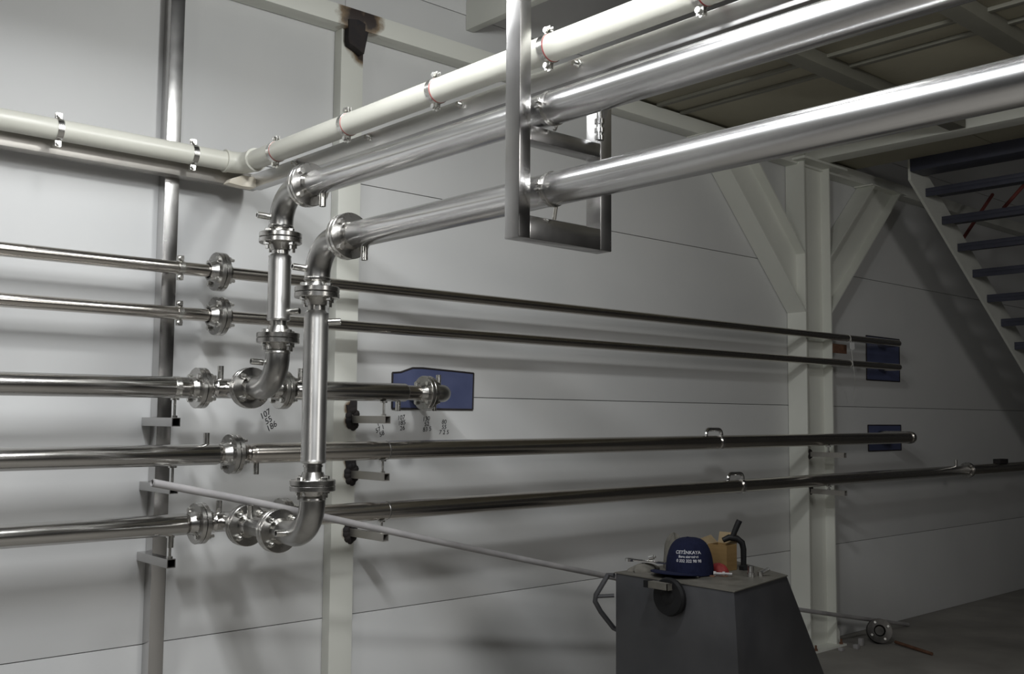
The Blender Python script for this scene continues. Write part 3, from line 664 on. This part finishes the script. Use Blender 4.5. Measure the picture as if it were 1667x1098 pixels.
MB().lathe((3.302, -1.307, 0.840), (-1, 0, 0), [(0, 0.02), (0, 0.066), (0.006, 0.075), (0.022, 0.078), (0.034, 0.072), (0.036, 0.05), (0.030, 0.03), (0.036, 0.015), (0.036, 0)], 28).build('wheel', M['black'], cb, label='black rubber wheel')
MB().sqtube(-1.335, -1.232, 'Y', 3.255, 0.885, 0.016, 0.013).box(3.239, 3.271, -1.334, -1.328, 0.872, 0.898).build('tube_stub', M['cabtop'], cb, label='short square tube')
MB().box(3.238, 3.272, -1.232, -1.208, 0.871, 0.899).build('tube_plug', M['black'], cb, label='black tube end plug')
MB().box(3.2705, 3.304, -1.33, -1.24, 0.872, 0.897).build('tube_weld', M['cab'], cb)
# --- things on the cabinet
cap = thing('baseball_cap', 'navy baseball cap with white lettering lying on the dark cabinet', 'cap', (3.50, -1.20, ZT))
def cap_pt(a, h):
    """crown surface: a = angle from the front (-X), h 0..1 up"""
    ph = h*PI/2
    rx = 0.104*math.cos(ph)**0.6; ry = 0.100*math.cos(ph)**0.6
    zz = 0.150*math.sin(ph)**0.95
    f = 1+0.04*math.cos(a)
    x = -rx*math.cos(a)*f; y = -ry*math.sin(a)
    return Vector((3.520+x, -1.225+y, ZT+0.004+zz))
mb = MB(); na, nh = 40, 12
vs = [cap_pt(2*PI*i/na, j/nh*0.98) for j in range(nh+1) for i in range(na)]
fs = [(j*na+i, j*na+(i+1) % na, (j+1)*na+(i+1) % na, (j+1)*na+i) for j in range(nh) for i in range(na)] + [[nh*na+i for i in range(na)]]
mb.add(vs, fs); mb.build('crown', M['cap'], cap, ang=60)
mb = MB(); vs = []; nb = 16; nr = 5
for k in (0, 1):
    for j in range(nr+1):
        for i in range(nb+1):
            a = -1.15+2.3*i/nb; base = cap_pt(a, 0.0); t_ = j/nr
            ext = 0.095*math.cos(a*0.9)**0.8*t_
            q = base+Vector((-math.cos(a)*0.25-0.75, -math.sin(a)*0.35, 0)).normalized()*ext
            q.z = ZT+0.006+0.010*t_+0.012*(1-(a/1.15)**2)*(1-0.3*t_)-0.004*k
            vs.append(q)
n1 = (nr+1)*(nb+1); fs = []
for j in range(nr):
    for i in range(nb):
        q = j*(nb+1)+i; fs += [(q, q+1, q+nb+2, q+nb+1), (n1+q+1, n1+q, n1+q+nb+1, n1+q+nb+2)]
for i in range(nb): q = nr*(nb+1)+i; fs.append((q, q+1, n1+q+1, n1+q))
for j in range(nr):
    q = j*(nb+1); fs.append((q, q+nb+1, n1+q+nb+1, n1+q)); q += nb; fs.append((q+nb+1, q, n1+q, n1+q+nb+1))
mb.add(vs, fs); mb.build('brim', M['cap'], cap, ang=60)
MB().lathe(cap_pt(0, 0.98)+Vector((0.0, 0, -0.003)), (0, 0, 1), [(0, 0.008), (0.004, 0.007), (0.007, 0.003), (0.0075, 0)], 12).build('button', M['cap'], cap)
MB().sweep([cap_pt(PI-0.55, 0.10), cap_pt(PI-0.3, 0.16)+Vector((0.010, 0, 0)), cap_pt(PI, 0.18)+Vector((0.014, 0, 0)), cap_pt(PI+0.3, 0.16)+Vector((0.010, 0, 0)), cap_pt(PI+0.55, 0.10)], [0.008, 0.012, 0.013, 0.012, 0.008], 12).build('back_strap', M['cap'], cap)
def cap_text(s, size, a0, h0):
    cu = bpy.data.curves.new('t', 'FONT'); cu.body = s; cu.size = size; cu.align_x = 'CENTER'; cu.offset = 0.0004
    ob = bpy.data.objects.new('t', cu); COL.objects.link(ob)
    dg = bpy.context.evaluated_depsgraph_get(); dg.update()
    me = bpy.data.meshes.new_from_object(ob.evaluated_get(dg)); bpy.data.objects.remove(ob)
    off = wloc(cap)
    for v in me.vertices:
        a = a0+v.co.x/0.098; h = h0+v.co.y/0.21
        c_ = cap_pt(a, h); n_ = Vector((c_.x-3.520, c_.y+1.225, 0.02)).normalized()
        v.co = c_+n_*0.0012-off
    me.materials.clear(); me.materials.append(M['thread'])
    o = bpy.data.objects.new('lettering', me); COL.objects.link(o); o.parent = cap
cap_text('ÇETİNKAYA', 0.021, 0.62, 0.40)
cap_text('Boru sistemleri', 0.014, 0.64, 0.32)
cap_text('0 332 322 98 98', 0.016, 0.66, 0.235)
# cardboard box with open flap
kb = thing('cardboard_box', 'small open brown cardboard box behind the navy cap', 'box', (3.74, -1.22, ZT))
R2 = Vector((0.06, -0.998, 0)); R1 = Vector((0.998, 0.06, 0)); o0 = Vector((3.69, -1.19, ZT+0.0005))
def P_(u, v, z): q = o0+R2*u+R1*v; return (q.x, q.y, ZT+0.0005+z)
W2, D2, H2 = 0.098, 0.080, 0.110
for nm, q in (('side', [(0, 0), (W2, 0), (W2, 0.003), (0, 0.003)]), ('side', [(0, D2-0.003), (W2, D2-0.003), (W2, D2), (0, D2)]), ('side', [(0, 0.003), (0.003, 0.003), (0.003, D2-0.003), (0, D2-0.003)]), ('side', [(W2-0.003, 0.003), (W2, 0.003), (W2, D2-0.003), (W2-0.003, D2-0.003)])):
    MB().prism([P_(u, v, 0) for u, v in q], (0, 0, H2)).build(nm, M['card'], kb)
MB().prism([P_(0.003, 0.003, 0), P_(W2-0.003, 0.003, 0), P_(W2-0.003, D2-0.003, 0), P_(0.003, D2-0.003, 0)], (0, 0, 0.003)).build('bottom', M['cardin'], kb)
MB().prism([P_(0, D2, H2), P_(W2, D2, H2), P_(W2-0.02, D2+0.03, H2+0.045), P_(-0.01, D2+0.03, H2+0.045)], R1*0.003).build('flap', M['cardin'], kb, label='raised flap')
MB().prism([P_(0, 0, H2), P_(-0.035, 0, H2+0.02), P_(-0.035, D2, H2+0.03), P_(0, D2, H2)], R2*-0.003).build('flap', M['cardin'], kb, label='side flap')
# black curved hand tool
tl = thing('clamp_tool', 'black bow-shaped hand tool with a raised grip at the cabinet edge', 'tool', (3.78, -1.30, ZT))
ux = Vector((0.744, -0.668, 0))   # the bow lies across the corner of the cabinet top
b0 = Vector((3.775, -1.285, ZT))
bow = [b0+ux*0.028+Vector((0, 0, 0.012)), b0+ux*0.028+Vector((0, 0, 0.09)), b0+ux*0.022+Vector((0, 0, 0.118)), b0+ux*0.0+Vector((0, 0, 0.136)), b0+ux*-0.035+Vector((0, 0, 0.140)), b0+ux*-0.062+Vector((0, 0, 0.128))]
MB().sweep(bow, [0.012, 0.013, 0.014, 0.014, 0.014, 0.011], 14).build('bow', M['black'], tl)
MB().sweep([b0+ux*-0.022+Vector((0, 0, 0.138)), b0+ux*0.0+Vector((0, 0, 0.19)), b0+ux*0.012+Vector((0, 0, 0.215))], [0.011, 0.013, 0.013], 14).build('grip', M['black'], tl)
MB().lathe(b0+ux*0.03+Vector((0, 0, 0.0005)), (0, 0, 1), [(0, 0.024), (0.016, 0.024), (0.022, 0.014), (0.022, 0)], 6).build('foot', M['black'], tl)
# wrench, fitting, red cloth, grey cloth, washers
wr = thing('combination_wrench', 'chrome wrench lying over the grey rag left of the cap', 'wrench', (3.50, -1.0, ZT))
wa, wb_ = Vector((3.40, -1.005, ZT+0.042)), Vector((3.475, -1.135, ZT+0.034))
dd = (wb_-wa).normalized(); sd = dd.cross(Vector((0, 0, 1))).normalized()
MB().prism([wa-sd*0.009, wb_-sd*0.009, wb_+sd*0.009, wa+sd*0.009], (0, 0, 0.009)).build('shank', M['chrome'], wr, bevel=0.001)
MB().ring(wa-dd*0.012+Vector((0, 0, 0.0025)), (0.0, 0, 1), 0.009, 0.019, 0.012, 16).build('ring_end', M['chrome'], wr)
hp = wb_
MB().prism([hp-sd*0.005, hp-sd*0.014+dd*0.012, hp-sd*0.012+dd*0.03, hp-sd*0.006+dd*0.03, hp-sd*0.006+dd*0.016, hp+sd*0.006+dd*0.016, hp+sd*0.006+dd*0.03, hp+sd*0.012+dd*0.03, hp+sd*0.014+dd*0.012, hp+sd*0.005], (0, 0, 0.009)).build('open_jaw', M['chrome'], wr)
s_ = MB().lathe((3.43, -1.075, ZT+0.058), (0.3, -0.7, 0.2), [(0, 0.010), (0.022, 0.010), (0.023, 0.006), (0.03, 0.006)], 14)
tag(s_.build('socket_bit', M['chrome']), 'small shiny socket on the grey rag beside the wrench', 'socket')
def lump(name, c, rx, ry, rz, m, lab, cat, seed):
    rnd = random.Random(seed); ph = [rnd.uniform(0, 6.28) for _ in range(8)]
    na, nh = 22, 9; vs = []
    for j in range(nh+1):
        t_ = j/nh*PI/2
        for i in range(na):
            a = 2*PI*i/na
            k = 1+0.12*math.sin(3*a+ph[0]+t_*2)+0.08*math.sin(7*a+ph[1])*math.cos(t_)+0.06*math.sin(5*a+ph[2]+4*t_)
            vs.append((c[0]+rx*k*math.cos(a)*math.cos(t_), c[1]+ry*k*math.sin(a)*math.cos(t_), c[2]+rz*math.sin(t_)*(1+0.08*math.sin(4*a+ph[3]))))
    fs = [(j*na+i, j*na+(i+1) % na, (j+1)*na+(i+1) % na, (j+1)*na+i) for j in range(nh) for i in range(na)]+[list(range(na-1, -1, -1))]
    return tag(MB().add(vs, fs).build(name, m, ang=70), lab, cat)
lump('rag', (3.43, -1.045, ZT), 0.075, 0.050, 0.032, M['wool'], 'crumpled grey rag under the wrench at the left end of the cabinet', 'rag', 3)
lump('cloth_bundle', (3.60, -1.075, ZT), 0.05, 0.055, 0.145, M['wool'], 'grey cloth bundle standing behind the navy cap', 'cloth', 5)
lump('red_cloth', (3.625, -1.295, ZT), 0.026, 0.05, 0.042, M['red'], 'small crumpled red cloth in front of the cardboard box', 'cloth', 9)
s_ = MB().hollow((3.655, -1.440, ZT+0.0005), (3.655, -1.440, ZT+0.046), 0.013, 0.010, 20).ring((3.655, -1.440, ZT+0.010), (0, 0, 1), 0.012, 0.017, 0.018, 20)
tag(s_.build('pipe_fitting', M['chrome']), 'small shiny threaded fitting standing near the cabinet corner', 'fitting')
s_ = MB().hollow((3.70, -1.455, ZT+0.012), (3.735, -1.475, ZT+0.030), 0.009, 0.006, 14).lathe((3.70, -1.455, ZT+0.0005), (0, 0, 1), [(0, 0.012), (0.018, 0.012), (0.018, 0)], 12)
tag(s_.build('pipe_fitting', M['chrome']), 'small angled metal fitting at the rear corner of the cabinet', 'fitting')
for i, (x, y) in enumerate(((3.470, -1.300), (3.515, -1.298), (3.53, -1.335), (3.575, -1.365))):
    tag(MB().ring((x, y, ZT+0.0026), (0, 0, 1), 0.005, 0.010+0.001*i, 0.004, 14).build('washer', M['chrome'] if i < 2 else M['rust']),
        ['bright washer left-most in front of the cap', 'bright washer second from the left in front of the cap', 'rusty washer third from the left in front of the cap', 'rusty washer nearest the red cloth corner'][i], 'washer', 'washers on the cabinet')
for i in range(2):
    x, y = 3.552+0.022*i, -1.325-0.03*i
    tag(MB().lathe((x, y, ZT+0.0105), (0.5, -0.8, 0), [(0, 0.010), (0.010, 0.010), (0.010, 0.006), (0.04, 0.006)], 6).build('loose_bolt', M['conduit']),
        ['loose bright bolt by the red cloth, the left one', 'loose bright bolt by the red cloth, the right one'][i], 'bolt', 'loose bolts on the cabinet')

# ------------------------------------------------------------------ things on the floor
fv = thing('floor_fitting', 'dark round flanged fitting lying on the floor beside the I-column', 'fitting', (6.80, -0.30, 0))
MB().lathe((6.80, -0.30, 0.085), (-0.75, -0.6, 0.25), [(-0.03, 0.03), (-0.03, 0.08), (-0.012, 0.085), (-0.012, 0.045), (0.02, 0.045), (0.02, 0.083), (0.038, 0.083), (0.04, 0.04), (0.025, 0.03), (0.025, 0)], 30, True).build('body', M['darksteel'], fv)
for k in range(4):
    a = k*PI/2+0.5; x, y, d = frame((-0.75, -0.6, 0.25)); c = Vector((6.80, -0.30, 0.085))+d*0.038+x*0.063*math.cos(a)+y*0.063*math.sin(a)
    MB().lathe(c, d, [(0, 0.009), (0.01, 0.009), (0.01, 0)], 6).build('bolt', M['bolt'], fv)
tag(MB().cyl((6.84, -0.40, 0.020), (6.72, -0.72, 0.0115), 0.011, 10).build('rusty_bar', M['rust']), 'short rusty bar lying on the floor by the dark fitting', 'bar')
for i, (x, y, w_, h_) in enumerate(((6.62, -0.24, 0.03, 0.05), (6.50, -0.27, 0.035, 0.03), (6.36, -0.24, 0.03, 0.022))):
    tag(MB().box(x, x+w_, y-w_, y, 0.0005, h_).build('offcut', M['conduit'], bevel=0.004), ['pale offcut standing upright right of the column foot', 'pale flat offcut before the right edge of the column foot', 'small pale offcut before the left edge of the column foot'][i], 'offcut', 'offcuts by the column foot')
